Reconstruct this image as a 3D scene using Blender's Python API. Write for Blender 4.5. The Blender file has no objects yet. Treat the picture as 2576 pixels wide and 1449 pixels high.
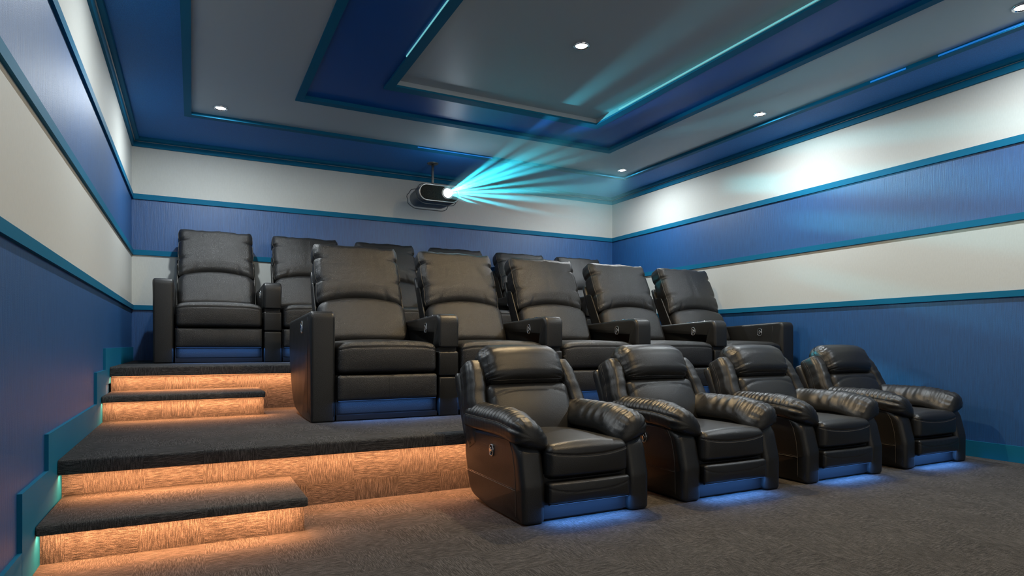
import bpy, math, random
import numpy as np
from mathutils import Vector, Matrix

random.seed(4)
SC = bpy.context.scene
COL = SC.collection
R = math.radians

# ------------------------------------------------------------------ camera, world, exposure
CAMX, CAMZ = 0.4713, 0.7411
cam_d = bpy.data.cameras.new('camera')
cam = bpy.data.objects.new('camera', cam_d); COL.objects.link(cam)
cam.location = (CAMX, 0.0, CAMZ)
cam.rotation_euler = (R(90), 0, -0.4709)
cam_d.sensor_fit = 'HORIZONTAL'; cam_d.sensor_width = 36.0
cam_d.lens = 1577.1 / 2576 * 36.0
cam_d.shift_y = (866.5 - 724.5) / 2576
cam_d.clip_start = 0.02
SC.camera = cam

w = bpy.data.worlds.new('world'); SC.world = w; w.use_nodes = True
bg = w.node_tree.nodes['Background']
# the open front of the room: soft surroundings, brighter below the horizon than above
_nt = w.node_tree
_tc = _nt.nodes.new('ShaderNodeTexCoord'); _sx = _nt.nodes.new('ShaderNodeSeparateXYZ'); _rp = _nt.nodes.new('ShaderNodeValToRGB')
_ma = _nt.nodes.new('ShaderNodeMath'); _ma.operation = 'MULTIPLY_ADD'; _ma.inputs[1].default_value = 0.5; _ma.inputs[2].default_value = 0.5
_nt.links.new(_tc.outputs['Generated'], _sx.inputs[0]); _nt.links.new(_sx.outputs[2], _ma.inputs[0]); _nt.links.new(_ma.outputs[0], _rp.inputs[0])
_rp.color_ramp.elements[0].position = 0.40; _rp.color_ramp.elements[0].color = (1.0, 0.99, 0.95, 1)
_rp.color_ramp.elements[1].position = 0.56; _rp.color_ramp.elements[1].color = (0.27, 0.25, 0.21, 1)
_nt.links.new(_rp.outputs[0], bg.inputs[0]); bg.inputs[1].default_value = 1.5

SC.view_settings.view_transform = 'Standard'
SC.view_settings.look = 'None'
SC.view_settings.exposure = 0.10
SC.view_settings.gamma = 1.0
SC.view_settings.use_curve_mapping = False
try:
    cy = SC.cycles
    cy.use_denoising = True
    cy.max_bounces = 5; cy.diffuse_bounces = 3; cy.glossy_bounces = 2
    cy.transmission_bounces = 2; cy.volume_bounces = 0; cy.transparent_max_bounces = 4
    cy.caustics_reflective = False; cy.caustics_refractive = False
    cy.sample_clamp_indirect = 4.0; cy.blur_glossy = 0.5
    cy.use_adaptive_sampling = True; cy.adaptive_threshold = 0.03
    cy.volume_step_rate = 2.5
except Exception:
    pass

RW, YB, YF = 5.08, 6.3294, -3.0          # room width, back wall, open front end
WARM = (1.0, 0.73, 0.40); COOL = (0.90, 0.97, 1.0); ORANGE = (1.0, 0.39, 0.155); BLUE = (0.09, 0.33, 1.0); CYAN = (0.05, 0.75, 1.0)


def area(name, loc, sx, sy, power, color, rot=(0, 0, 0), parent=None, spread=180):
    d = bpy.data.lights.new(name, 'AREA'); d.shape = 'RECTANGLE'; d.size = sx; d.size_y = sy
    d.energy = power; d.color = color; d.spread = R(spread)
    o = bpy.data.objects.new(name, d); COL.objects.link(o)
    o.location = loc; o.rotation_euler = rot; o.parent = parent
    return o


def spot(name, loc, power, color, angle, blend, radius, rot=(0, 0, 0), parent=None):
    d = bpy.data.lights.new(name, 'SPOT'); d.energy = power; d.color = color
    d.spot_size = R(angle); d.spot_blend = blend; d.shadow_soft_size = radius
    o = bpy.data.objects.new(name, d); COL.objects.link(o)
    o.location = loc; o.rotation_euler = rot; o.parent = parent
    return o


# cove light washing the ceiling steps (blue LED strips lying on the crown ledge, shining up and inwards)
CROWN_TOP = 2.512
COVE_P = 7.0

# ------------------------------------------------------------------ materials
def srgb(r, g, b):
    f = lambda c: (c / 255) / 12.92 if c / 255 <= 0.04045 else ((c / 255 + 0.055) / 1.055) ** 2.4
    return (f(r), f(g), f(b), 1)


def mat(name, col, rough=0.5, metal=0.0, spec=0.5, emit=None, estr=0.0, coat=0.0):
    m = bpy.data.materials.new(name); m.use_nodes = True
    b = m.node_tree.nodes['Principled BSDF']
    b.inputs['Base Color'].default_value = (*col[:3], 1)
    b.inputs['Roughness'].default_value = rough
    b.inputs['Metallic'].default_value = metal
    b.inputs['Specular IOR Level'].default_value = spec
    b.inputs['Coat Weight'].default_value = coat
    if emit:
        b.inputs['Emission Color'].default_value = (*emit[:3], 1)
        b.inputs['Emission Strength'].default_value = estr
    return m


class N:
    def __init__(s, m):
        s.t = m.node_tree; s.n = s.t.nodes; s.l = s.t.links
        s.bsdf = s.n.get('Principled BSDF')

    def new(s, typ, **kw):
        n = s.n.new(typ)
        for k, v in kw.items(): setattr(n, k, v)
        return n

    def link(s, a, b): s.l.new(a, b)

    def math(s, op, a, b=None):
        n = s.new('ShaderNodeMath', operation=op)
        for i, x in enumerate((a, b)):
            if x is None: continue
            if isinstance(x, (int, float)): n.inputs[i].default_value = x
            else: s.link(x, n.inputs[i])
        return n.outputs[0]

    def noise(s, vec, scale, detail=2, rough=0.5):
        n = s.new('ShaderNodeTexNoise'); n.inputs['Scale'].default_value = scale
        n.inputs['Detail'].default_value = detail; n.inputs['Roughness'].default_value = rough
        if vec is not None: s.link(vec, n.inputs['Vector'])
        return n.outputs['Fac']

    def mapping(s, vec, scale):
        n = s.new('ShaderNodeMapping'); n.inputs['Scale'].default_value = scale
        s.link(vec, n.inputs['Vector']); return n.outputs[0]

    def bump(s, h, strength, dist):
        n = s.new('ShaderNodeBump'); n.inputs['Strength'].default_value = strength
        n.inputs['Distance'].default_value = dist; s.link(h, n.inputs['Height'])
        s.link(n.outputs[0], s.bsdf.inputs['Normal']); return n

    def ramp(s, fac, stops):
        n = s.new('ShaderNodeValToRGB'); e = n.color_ramp.elements
        while len(e) < len(stops): e.new(0.5)
        for i, (p, c) in enumerate(stops): e[i].position = p; e[i].color = c
        s.link(fac, n.inputs[0]); return n.outputs[0]

    def geo(s): return s.new('ShaderNodeNewGeometry')


def wall_mat(name, col, rough, spec, streak, strength, tint=0.06):
    m = mat(name, col, rough, 0, spec); g = N(m)
    pos = g.geo().outputs['Position']
    v = g.mapping(pos, (1, 1, streak))
    a = g.noise(v, 150, 2, 0.6); b = g.noise(pos, 260, 1)
    h = g.math('ADD', a, g.math('MULTIPLY', b, 0.4))
    g.bump(h, strength, 0.004)
    c = tuple(x * (1 - tint) for x in col[:3]); d = tuple(min(1, x * (1 + tint)) for x in col[:3])
    g.link(g.ramp(a, [(0.35, (*c, 1)), (0.65, (*d, 1))]), g.bsdf.inputs['Base Color'])
    return m


M_WHITE = wall_mat('white_wallcovering', (0.57, 0.585, 0.555), 0.7, 0.25, 0.25, 0.10, 0.02)
M_BLUE = wall_mat('blue_grasscloth', (0.001, 0.074, 0.245), 0.5, 0.6, 0.05, 0.42, 0.15)
M_BLUE.node_tree.nodes['Principled BSDF'].inputs['IOR'].default_value = 1.7
M_RING = wall_mat('blue_ceiling_paper', (0.016, 0.17, 0.50), 0.6, 0.35, 1.0, 0.25, 0.1)
M_TRIM = mat('teal_trim', (0.006, 0.140, 0.265), 0.6, 0, 0.12)
M_TRIMD = mat('blue_gap', (0.004, 0.02, 0.05), 0.6)
M_GREY = mat('grey_satin_ceiling', (0.44, 0.49, 0.52), 0.42, 0, 0.5)
M_DEEP = mat('navy_gloss_ceiling', (0.003, 0.085, 0.36), 0.40, 0, 0.40)
for _m, _sc in ((M_GREY, 900), (M_DEEP, 700)):
    g = N(_m); h = g.noise(g.geo().outputs['Position'], _sc, 1); g.bump(h, 0.05, 0.001)


def carpet():
    m = mat('tile_carpet', (0.1, 0.1, 0.1), 0.95, 0, 0.1); g = N(m)
    ge = g.geo()
    sp = g.new('ShaderNodeSeparateXYZ'); g.link(ge.outputs['Position'], sp.inputs[0])
    sn = g.new('ShaderNodeSeparateXYZ'); g.link(ge.outputs['True Normal'], sn.inputs[0])
    up = g.math('GREATER_THAN', g.math('ABSOLUTE', sn.outputs[2]), 0.7)
    side = g.math('GREATER_THAN', g.math('ABSOLUTE', sn.outputs[0]), 0.7)

    def mix(f, a, b): return g.math('ADD', g.math('MULTIPLY', f, a), g.math('MULTIPLY', g.math('SUBTRACT', 1.0, f), b))
    u = mix(side, sp.outputs[1], sp.outputs[0])
    v = mix(up, sp.outputs[1], sp.outputs[2])
    T = 0.2145
    iu = g.math('FLOOR', g.math('DIVIDE', g.math('SUBTRACT', u, 0.0815), T))
    voff = mix(up, 0.1065 + T, 0.097)
    iv = g.math('FLOOR', g.math('DIVIDE', g.math('SUBTRACT', v, voff), T))
    par = g.math('FLOORED_MODULO', g.math('ADD', iu, iv), 2.0)   # 1: yarn runs along u
    iso = g.new('ShaderNodeCombineXYZ')
    a = mix(par, u, v); b = mix(par, v, u)      # a along the yarn, b across
    g.link(g.math('MULTIPLY', a, 30.0), iso.inputs[0]); g.link(g.math('MULTIPLY', b, 440.0), iso.inputs[1])
    g.link(g.math('MULTIPLY', g.math('ADD', iu, g.math('MULTIPLY', iv, 7.0)), 3.7), iso.inputs[2])
    n1 = g.noise(iso.outputs[0], 1.0, 2, 0.65)
    n2 = g.noise(ge.outputs['Position'], 420, 1)
    n3 = g.noise(ge.outputs['Position'], 5, 2)
    h = g.math('ADD', n1, g.math('MULTIPLY', n2, 0.5))
    hh = g.math('ADD', h, g.math('MULTIPLY', g.math('SUBTRACT', n3, 0.5), 0.12))
    col = g.ramp(hh, [(0.50, (0.026, 0.0255, 0.0255, 1)), (0.72, (0.058, 0.056, 0.0545, 1)), (0.98, (0.165, 0.158, 0.153, 1))])
    g.link(col, g.bsdf.inputs['Base Color'])
    g.bump(h, 0.55, 0.004)
    return m


M_CARPET = carpet()


def leather(name, col, rough, scale, strength, spec=0.5):
    m = mat(name, col, rough, 0, spec); g = N(m)
    tc = g.new('ShaderNodeTexCoord').outputs['Object']
    vo = g.new('ShaderNodeTexVoronoi', feature='SMOOTH_F1'); vo.inputs['Scale'].default_value = scale
    vo.inputs['Smoothness'].default_value = 0.6
    dv = g.new('ShaderNodeVectorMath', operation='ADD')
    nz = g.new('ShaderNodeTexNoise'); nz.inputs['Scale'].default_value = 40
    g.link(tc, nz.inputs['Vector'])
    sc = g.new('ShaderNodeVectorMath', operation='SCALE'); sc.inputs['Scale'].default_value = 0.01
    g.link(nz.outputs['Color'], sc.inputs[0]); g.link(tc, dv.inputs[0]); g.link(sc.outputs[0], dv.inputs[1])
    g.link(dv.outputs[0], vo.inputs['Vector'])
    big = g.noise(tc, 9, 2)
    h = g.math('SUBTRACT', g.math('MULTIPLY', big, 0.5), vo.outputs['Distance'])
    g.bump(h, strength, 0.003)
    g.link(g.math('ADD', rough - 0.06, g.math('MULTIPLY', big, 0.12)), g.bsdf.inputs['Roughness'])
    return m


M_PEB = leather('pebbled_black_leather', (0.013, 0.0125, 0.0115), 0.37, 380, 0.55, 0.7)
M_LEA = leather('smooth_black_leather', (0.012, 0.012, 0.0115), 0.37, 420, 0.18, 0.62)
M_LEAF = leather('flat_black_leather', (0.012, 0.012, 0.0115), 0.40, 380, 0.20, 0.6)
M_KICK = leather('matt_black_leather', (0.014, 0.014, 0.014), 0.50, 300, 0.25, 0.5)
M_THREAD = mat('grey_thread', (0.10, 0.09, 0.075), 0.6)
M_PIPE = mat('black_piping', (0.016, 0.016, 0.016), 0.35)
M_BLACK = mat('black_plastic', (0.008, 0.008, 0.009), 0.5)
M_CHROME = mat('chrome', (0.75, 0.75, 0.76), 0.10, 1.0)
M_STEEL = mat('grey_steel', (0.16, 0.16, 0.155), 0.38, 0.7)
M_PROJ = mat('projector_grey', (0.10, 0.11, 0.12), 0.42, 0.2)
M_PRIM = mat('projector_rim', (0.34, 0.32, 0.30), 0.3, 0.6)
M_GRILLE = mat('speckled_grille', (0.012, 0.011, 0.01), 0.8, 0, 0.1)
g = N(M_GRILLE)
_v = g.new('ShaderNodeTexVoronoi'); _v.inputs['Scale'].default_value = 260
g.link(g.new('ShaderNodeTexCoord').outputs['Object'], _v.inputs['Vector'])
g.link(g.ramp(_v.outputs['Distance'], [(0.15, (0.05, 0.04, 0.022, 1)), (0.45, (0.006, 0.006, 0.006, 1))]), g.bsdf.inputs['Base Color'])
M_LENS = mat('lens_light', (0.8, 0.9, 1), 0.1, emit=(0.86, 0.95, 1.0), estr=14)
M_LAMP = mat('lamp_glow', (1, 1, 1), 0.3, emit=(1.0, 0.98, 0.95), estr=22)
M_WLAMP = mat('warm_lamp_glow', (1, 1, 1), 0.3, emit=(1.0, 0.95, 0.88), estr=24)
M_LEDO = mat('amber_led', (0.9, 0.6, 0.4), 0.4, emit=ORANGE, estr=3)
M_LEDB = mat('blue_led', (0.2, 0.4, 0.9), 0.4, emit=BLUE, estr=0.6)
M_LETTER = mat('white_lettering', (0.8, 0.82, 0.85), 0.4)


# ------------------------------------------------------------------ mesh helpers
class Geo:
    def __init__(s): s.v = []; s.f = []; s.m = []; s.n = 0; s.flat = []

    def add(s, v, f, mi=0, flat=False):
        v = np.asarray(v, float)
        for face in f: s.f.append([int(i) + s.n for i in face]); s.m.append(mi); s.flat.append(flat)
        s.v.append(v); s.n += len(v); return s

    def mesh(s, name, mats):
        me = bpy.data.meshes.new(name)
        V = np.concatenate(s.v)
        me.from_pydata(V.tolist(), [], s.f); me.update()
        for m in mats: me.materials.append(m)
        me.polygons.foreach_set('material_index', s.m)
        me.polygons.foreach_set('use_smooth', [not x for x in s.flat])
        me.update(); return me


def link(name, me, parent=None, loc=(0, 0, 0), rot=(0, 0, 0)):
    o = bpy.data.objects.new(name, me); COL.objects.link(o)
    o.location = loc; o.rotation_euler = rot; o.parent = parent; return o


def tag(o, label=None, cat=None, group=None, kind=None):
    for k, v in (('label', label), ('category', cat), ('group', group), ('kind', kind)):
        if v: o[k] = v
    return o


def empty(name, loc, label, cat, group=None, kind=None, rz=0):
    o = bpy.data.objects.new(name, None); COL.objects.link(o); o.location = loc; o.rotation_euler = (0, 0, rz)
    o.empty_display_size = 0.1
    return tag(o, label, cat, group, kind)


def box(a, b):
    x0, y0, z0 = a; x1, y1, z1 = b
    v = [(x0, y0, z0), (x1, y0, z0), (x1, y1, z0), (x0, y1, z0), (x0, y0, z1), (x1, y0, z1), (x1, y1, z1), (x0, y1, z1)]
    f = [(0, 3, 2, 1), (4, 5, 6, 7), (0, 1, 5, 4), (1, 2, 6, 5), (2, 3, 7, 6), (3, 0, 4, 7)]
    return v, f


_cube_cache = {}


def cube_grid(n):
    if n in _cube_cache: return _cube_cache[n]
    t = np.linspace(-1, 1, n + 1); t = np.sign(t) * np.abs(t) ** 0.8
    A, B = np.meshgrid(t, t, indexing='ij'); A = A.ravel(); B = B.ravel(); O = np.ones_like(A)
    faces = [(O, A, B), (-O, B, A), (B, O, A), (A, -O, B), (A, B, O), (B, A, -O)]
    P = []; F = []; off = 0; k = n + 1
    idx = np.arange(k * k).reshape(k, k)
    quads = np.stack([idx[:-1, :-1], idx[1:, :-1], idx[1:, 1:], idx[:-1, 1:]], -1).reshape(-1, 4)
    for f in faces:
        P.append(np.stack(f, 1)); F.append(quads + off); off += k * k
    P = np.concatenate(P); F = np.concatenate(F)
    key = np.round(P * 1e6).astype(np.int64)
    _, first, inv = np.unique(key, axis=0, return_index=True, return_inverse=True)
    inv = inv.ravel()
    P = P[first]; F = inv[F]
    _cube_cache[n] = (P, F); return P, F


def rmap(P, c, h, r, deform=None):
    P = np.asarray(P, float); c = np.array(c, float); h = np.array(h, float)
    X = P * h; q = np.clip(X, -(h - r), h - r); d = X - q
    L = np.linalg.norm(d, axis=1, keepdims=True)
    X = q + d / np.maximum(L, 1e-9) * r
    if deform is not None: X = deform(P, X.copy())
    return X + c


def rbox(geo, c, h, r, n=24, deform=None, mi=0, xf=None):
    P, F = cube_grid(n)
    X = rmap(P, c, h, r, deform)
    if xf is not None: X = xf(X)
    return geo.add(X, F, mi)


def tube(geo, pts, rad, k=6, closed=False, mi=0):
    pts = np.asarray(pts, float); n = len(pts)
    if closed: T = np.roll(pts, -1, 0) - np.roll(pts, 1, 0)
    else: T = np.gradient(pts, axis=0)
    T /= np.maximum(np.linalg.norm(T, axis=1, keepdims=True), 1e-9)
    ref = np.array([0.31, 0.17, 0.93]); 
    if abs(np.dot(T.mean(0), ref)) > 0.9: ref = np.array([1.0, 0.1, 0.05])
    A = np.cross(T, ref); A /= np.maximum(np.linalg.norm(A, axis=1, keepdims=True), 1e-9)
    B = np.cross(T, A)
    th = np.linspace(0, 2 * np.pi, k, endpoint=False)
    V = pts[:, None] + rad * (np.cos(th)[None, :, None] * A[:, None] + np.sin(th)[None, :, None] * B[:, None])
    V = V.reshape(-1, 3); F = []
    m = n if closed else n - 1
    for i in range(m):
        j = (i + 1) % n
        for q in range(k):
            p = (q + 1) % k
            F.append((i * k + q, j * k + q, j * k + p, i * k + p))
    if not closed:
        F.append(tuple(range(k))); F.append(tuple(reversed(range((n - 1) * k, n * k))))
    return geo.add(V, F, mi)


def rpoly(pts, k=7):
    """closed polygon (a, b, radius) -> points with rounded corners"""
    out = []; n = len(pts)
    for i in range(n):
        p0 = np.array(pts[i - 1][:2]); p1 = np.array(pts[i][:2]); p2 = np.array(pts[(i + 1) % n][:2]); r = pts[i][2]
        a = p0 - p1; b = p2 - p1; la = np.linalg.norm(a); lb = np.linalg.norm(b); a /= la; b /= lb
        if r <= 0: out.append(p1); continue
        ang = math.acos(max(-1, min(1, float(a @ b)))); t = r / math.tan(ang / 2); t = min(t, la * 0.49, lb * 0.49)
        s = p1 + a * t; e = p1 + b * t
        for j in range(k + 1):
            u = j / k
            out.append((1 - u) ** 2 * s + 2 * u * (1 - u) * p1 + u ** 2 * e)
    return np.array(out)


def inset(poly, d):
    T = np.roll(poly, -1, 0) - np.roll(poly, 1, 0)
    T /= np.maximum(np.linalg.norm(T, axis=1, keepdims=True), 1e-9)
    Nn = np.stack([-T[:, 1], T[:, 0]], 1)
    a = poly; area2 = np.sum(a[:, 0] * np.roll(a[:, 1], -1) - np.roll(a[:, 0], -1) * a[:, 1])
    if area2 < 0: Nn = -Nn
    q = poly + Nn * d
    if d < 1e-6: return q
    # drop the points that a tight corner would fold over, and spread the corner along the true offset
    a = poly; b = np.roll(poly, -1, 0); ab = b - a; L2 = np.maximum((ab ** 2).sum(1), 1e-12)
    t = np.clip(((q[:, None] - a[None]) * ab[None]).sum(2) / L2[None], 0, 1)
    dist = np.sqrt((((a[None] + t[..., None] * ab[None]) - q[:, None]) ** 2).sum(2)).min(1)
    ok = np.where(dist > d * 0.97)[0]; n = len(poly)
    if len(ok) < 3: return q
    idx = np.arange(n); xp = np.concatenate([ok - n, ok, ok + n])
    return np.column_stack([np.interp(idx, xp, np.tile(q[ok, c], 3)) for c in (0, 1)])


def extrude_x(geo, poly, x0, x1, r, k=5, mi=0, capmi=None, nx=1):
    """profile in (y, z) extruded along x with rounded rims"""
    poly = np.asarray(poly); n = len(poly)
    secs = [(x0, r + 0.004)]
    for j in range(k, -1, -1):
        a = math.pi / 2 * j / k; secs.append((x0 + r * (1 - math.sin(a)), r * (1 - math.cos(a))))
    for j in range(1, nx): secs.append((x0 + r + (x1 - x0 - 2 * r) * j / nx, 0))
    for j in range(k + 1):
        a = math.pi / 2 * j / k; secs.append((x1 - r * (1 - math.sin(a)), r * (1 - math.cos(a))))
    secs.append((x1, r + 0.004))
    V = []
    for x, d in secs:
        q = inset(poly, d); V.append(np.column_stack([np.full(n, x), q]))
    V = np.concatenate(V); F = []
    area2 = np.sum(poly[:, 0] * np.roll(poly[:, 1], -1) - np.roll(poly[:, 0], -1) * poly[:, 1])
    for i in range(len(secs) - 1):
        for q in range(n):
            p = (q + 1) % n; f = (i * n + q, i * n + p, (i + 1) * n + p, (i + 1) * n + q)
            F.append(f[::-1] if area2 > 0 else f)
    c0 = tuple(range(n)); c1 = tuple(range((len(secs) - 1) * n, len(secs) * n))
    F.append(c0[::-1] if area2 > 0 else c0); F.append(c1 if area2 > 0 else c1[::-1])
    # orient: x0 cap must face -x
    return geo.add(V, F, mi)


def lathe(geo, prof, k=32, mi=0, c=(0, 0, 0)):
    prof = np.asarray(prof, float); th = np.linspace(0, 2 * np.pi, k, endpoint=False); n = len(prof)
    V = np.stack([prof[:, None, 0] * np.cos(th), prof[:, None, 0] * np.sin(th), np.repeat(prof[:, 1:2], k, 1)], -1).reshape(-1, 3) + np.array(c)
    F = [(i * k + q, i * k + (q + 1) % k, (i + 1) * k + (q + 1) % k, (i + 1) * k + q) for i in range(n - 1) for q in range(k)]
    return geo.add(V, F, mi)


def fix_normals(me):
    import bmesh
    bm = bmesh.new(); bm.from_mesh(me); bmesh.ops.recalc_face_normals(bm, faces=bm.faces); bm.to_mesh(me); bm.free()
    return me


def make(name, geo, mats, parent=None, loc=(0, 0, 0)):
    return link(name, fix_normals(geo.mesh(name, mats)), parent, loc)


def struct(name, geo, mats):
    return tag(link(name, geo.mesh(name, mats)), kind='structure')


# ------------------------------------------------------------------ the room
def quad(geo, a, b, c, d, mi=0): geo.add([a, b, c, d], [(0, 1, 2, 3)], mi, True)


A0, A1, B0, B1, C0, C1, KB = 2.003, 2.049, 1.519, 1.563, 1.042, 1.083, 2.459
ZR = 2.535
bands = [(0, (C0 + C1) / 2, 1), ((C0 + C1) / 2, (B0 + B1) / 2, 0), ((B0 + B1) / 2, (A0 + A1) / 2, 1), ((A0 + A1) / 2, ZR + 0.1, 0)]
gl, gb, gr = Geo(), Geo(), Geo()
for z0, z1, mi in bands:
    quad(gl, (0, YF, z0), (0, YB, z0), (0, YB, z1), (0, YF, z1), mi)
    quad(gb, (0, YB, z0), (RW, YB, z0), (RW, YB, z1), (0, YB, z1), mi)
    quad(gr, (RW, YB, z0), (RW, YF, z0), (RW, YF, z1), (RW, YB, z1), mi)
for nm, g_ in (('wall_left', gl), ('wall_back', gb), ('wall_right', gr)): struct(nm, g_, [M_WHITE, M_BLUE])

gf = Geo(); quad(gf, (0, YF, 0), (RW, YF, 0), (RW, YB, 0), (0, YB, 0)); struct('floor', gf, [M_CARPET])

# picture-rail boards between the bands (14 mm proud of each wall) and the crown
k_trim = 1
TP = 0.014
for z0, z1 in ((A0, A1), (B0, B1), (C0, C1)):
    for bx in (((0, YF, z0), (TP, YB, z1)), ((0, YB - TP, z0), (RW, YB, z1)), ((RW - TP, YF, z0), (RW, YB, z1))):
        g_ = Geo(); v, f = box(*bx); g_.add(v, f, 0, True); struct('trim_%d' % k_trim, g_, [M_TRIM]); k_trim += 1


def ring_strip(geo, prof, mi=0):
    """sweep a profile (d inwards from the wall, z) round left, back and right walls"""
    prof = [(p[0], p[1]) for p in prof]; V = []
    for d, z in prof: V += [(d, YF, z), (d, YB - d, z), (RW - d, YB - d, z), (RW - d, YF, z)]
    F = []
    for i in range(len(prof) - 1):
        for j in range(3): F.append((i * 4 + j, i * 4 + j + 1, (i + 1) * 4 + j + 1, (i + 1) * 4 + j))
    geo.add(V, F, mi, True)


g_ = Geo()
ring_strip(g_, [(0, KB), (0.016, KB), (0.016, 2.494), (0.022, 2.500), (0.026, 2.500), (0.026, 2.507), (0.055, 2.512), (0.058, 2.520), (0.058, ZR)])
tag(link('trim_%d' % k_trim, fix_normals(g_.mesh('crown', [M_TRIM]))), kind='structure'); k_trim += 1
g_ = Geo(); ring_strip(g_, [(0.0225, 2.4995), (0.029, 2.4995), (0.029, 2.503)])
tag(link('trim_%d' % k_trim, fix_normals(g_.mesh('crown_bead', [M_PRIM]))), kind='structure'); k_trim += 1


# tray ceiling: nested rectangles (x0, x1, yb)
def frame(geo, out, inn, z, mi=0):
    (a0, a1, ab), (b0, b1, bb) = out, inn
    quad(geo, (a0, YF, z), (a0, ab, z), (b0, bb, z), (b0, YF, z), mi)
    quad(geo, (a0, ab, z), (a1, ab, z), (b1, bb, z), (b0, bb, z), mi)
    quad(geo, (b1, YF, z), (b1, bb, z), (a1, ab, z), (a1, YF, z), mi)


def riser(geo, r, z0, z1, mi=0):
    a0, a1, ab = r
    quad(geo, (a0, YF, z0), (a0, YF, z1), (a0, ab, z1), (a0, ab, z0), mi)
    quad(geo, (a0, ab, z0), (a0, ab, z1), (a1, ab, z1), (a1, ab, z0), mi)
    quad(geo, (a1, ab, z0), (a1, ab, z1), (a1, YF, z1), (a1, YF, z0), mi)


WALLR = (0.0, RW, YB)
T0o, T0i = (0.411, 4.671, 5.548), (0.462, 4.620, 5.487)
T1o, T1i = (1.147, 3.985, 4.870), (1.201, 3.930, 4.800)
T2o, T2i = (1.682, 3.515, 4.395), (1.745, 3.450, 4.310)
ZG, ZD, ZC = 2.556, 2.574, 2.606
gc = Geo()
frame(gc, WALLR, T0i, ZR, 0); riser(gc, T0i, ZR, ZG, 3)
frame(gc, T0i, T1i, ZG, 1); riser(gc, T1i, ZG, ZD, 3)
frame(gc, T1i, T2i, ZD, 2); riser(gc, T2i, ZD, ZC, 1)
x0, x1, yb = T2i
quad(gc, (x0, YF, ZC), (x0, yb, ZC), (x1, yb, ZC), (x1, YF, ZC), 1)
tag(link('ceiling', gc.mesh('ceiling', [M_RING, M_GREY, M_DEEP, M_TRIM])), kind='structure')
for (o_, i_, zt, zl) in ((T0o, T0i, ZR, 2.531), (T1o, T1i, ZG, 2.547), (T2o, T2i, ZD, 2.560)):
    g_ = Geo(); frame(g_, o_, i_, zl); riser(g_, o_, zl, zt); riser(g_, i_, zl, zt)
    tag(link('trim_%d' % k_trim, fix_normals(g_.mesh('tray_trim', [M_TRIM]))), kind='structure'); k_trim += 1

# baseboards
NS1, RS1, NP1, RP1, NS2, RS2, NP2, RP2 = 2.520, 2.596, 2.905, 2.993, 4.172, 4.236, 4.585, 4.650
ZS1, ZP1, ZS2, ZP2 = 0.1485, 0.300, 0.449, 0.601
g_ = Geo()
for i, (y0, y1, z0, z1) in enumerate([(YF, 2.354, 0, 0.112), (2.354, 2.746, 0, 0.290), (2.746, 4.01, 0.0, 0.420), (4.01, 4.388, 0.25, 0.590), (4.388, YB, 0.5, 0.718)]):
    v, f = box((0, y0, z0), (0.0125 + 0.0006 * (i % 2), y1, z1)); g_.add(v, f, 0, True)
struct('baseboard_left', g_, [M_TRIM])
g_ = Geo(); v, f = box((RW - 0.012, YF, 0), (RW, RP1, 0.104)); g_.add(v, f, 0, True)
struct('baseboard_right', g_, [M_TRIM])


# ------------------------------------------------------------------ steps and platforms
def step(name, label, cat, x1, y0, yr, yback, zt, zb, zfloor, power, rear_full):
    root = empty(name, (0.013, yr, zfloor), label, cat)
    ox, oy, oz = root.location
    g = Geo(); r = 0.012
    prof = rpoly([(y0, zb, 0.006), (y0, zt, 0.016), (yback, zt, 0), (yback, zb, 0)], 5)
    if x1 < RW - 0.1:
        extrude_x(g, prof, 0.013, x1, 0.008, 3)
    else:
        extrude_x(g, prof, 0.013, x1, 0.002, 1)
    V = np.concatenate(g.v) - np.array([ox, oy, oz]); g.v = [V]
    make('tread', g, [M_CARPET], root)
    g = Geo(); v, f = box((0, 0, 0), (x1 - 0.013 - (0.004 if x1 < RW - 0.1 else 0), yback - yr, zb - zfloor)); g.add(v, f, 0, True)
    make('riser', g, [M_CARPET], root)
    L = x1 - 0.03
    g = Geo(); oh = (yr - y0) * 0.62
    v, f = box((0.008, -oh - 0.004, zb - zfloor - 0.0015), (L, -oh + 0.004, zb - zfloor)); g.add(v, f, 0, True)
    make('led_strip', g, [M_LEDO], root)
    # four shorter lamps in a row make one long strip
    nL = max(1, round(L / 1.2))
    for i in range(nL):
        a = area('led_light', (0.008 + L * (i + 0.5) / nL, -oh, zb - zfloor - 0.003), L / nL, 0.010, power * L / nL, ORANGE, (R(6), 0, 0), root)
    return root


STEP_P = 8.0
step('carpeted_step', 'lowest carpeted step with amber strip light, standing on the floor', 'step', 0.870, NS1, RS1, RP1, ZS1, 0.114, 0, STEP_P, True)
step('seating_platform', 'wide carpeted platform carrying the middle row of recliners', 'platform', RW - 0.001, NP1, RP1, RP2, ZP1, 0.242, 0, STEP_P, True)
step('carpeted_step', 'upper carpeted step with amber strip light, lying on the middle platform', 'step', 0.875, NS2, RS2, RP2, ZS2, 0.412, ZP1, STEP_P, True)
step('seating_platform', 'highest carpeted platform along the back wall under the back row', 'platform', RW - 0.001, NP2, RP2, YB - 0.002, ZP2, 0.541, ZP1, STEP_P, True)

# ------------------------------------------------------------------ theatre recliners (middle and back rows)
def sm(x): return np.clip(x, 0, 1) ** 2 * (3 - 2 * np.clip(x, 0, 1))


def frame_xf(oy, oz, ang):
    s, c = math.sin(ang), math.cos(ang)

    def f(X):   # X columns: x, n (towards the front negative = -y), u up the back
        x, n, u = X[:, 0], X[:, 1], X[:, 2]
        return np.column_stack([x, oy + u * s + n * c, oz + u * c - n * s])
    return f


XB = frame_xf(0.55, 0.47, R(25))
ME = {}


def mesh(key, geo, mats): ME[key] = fix_normals(geo.mesh(key, mats)); return ME[key]


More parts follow.
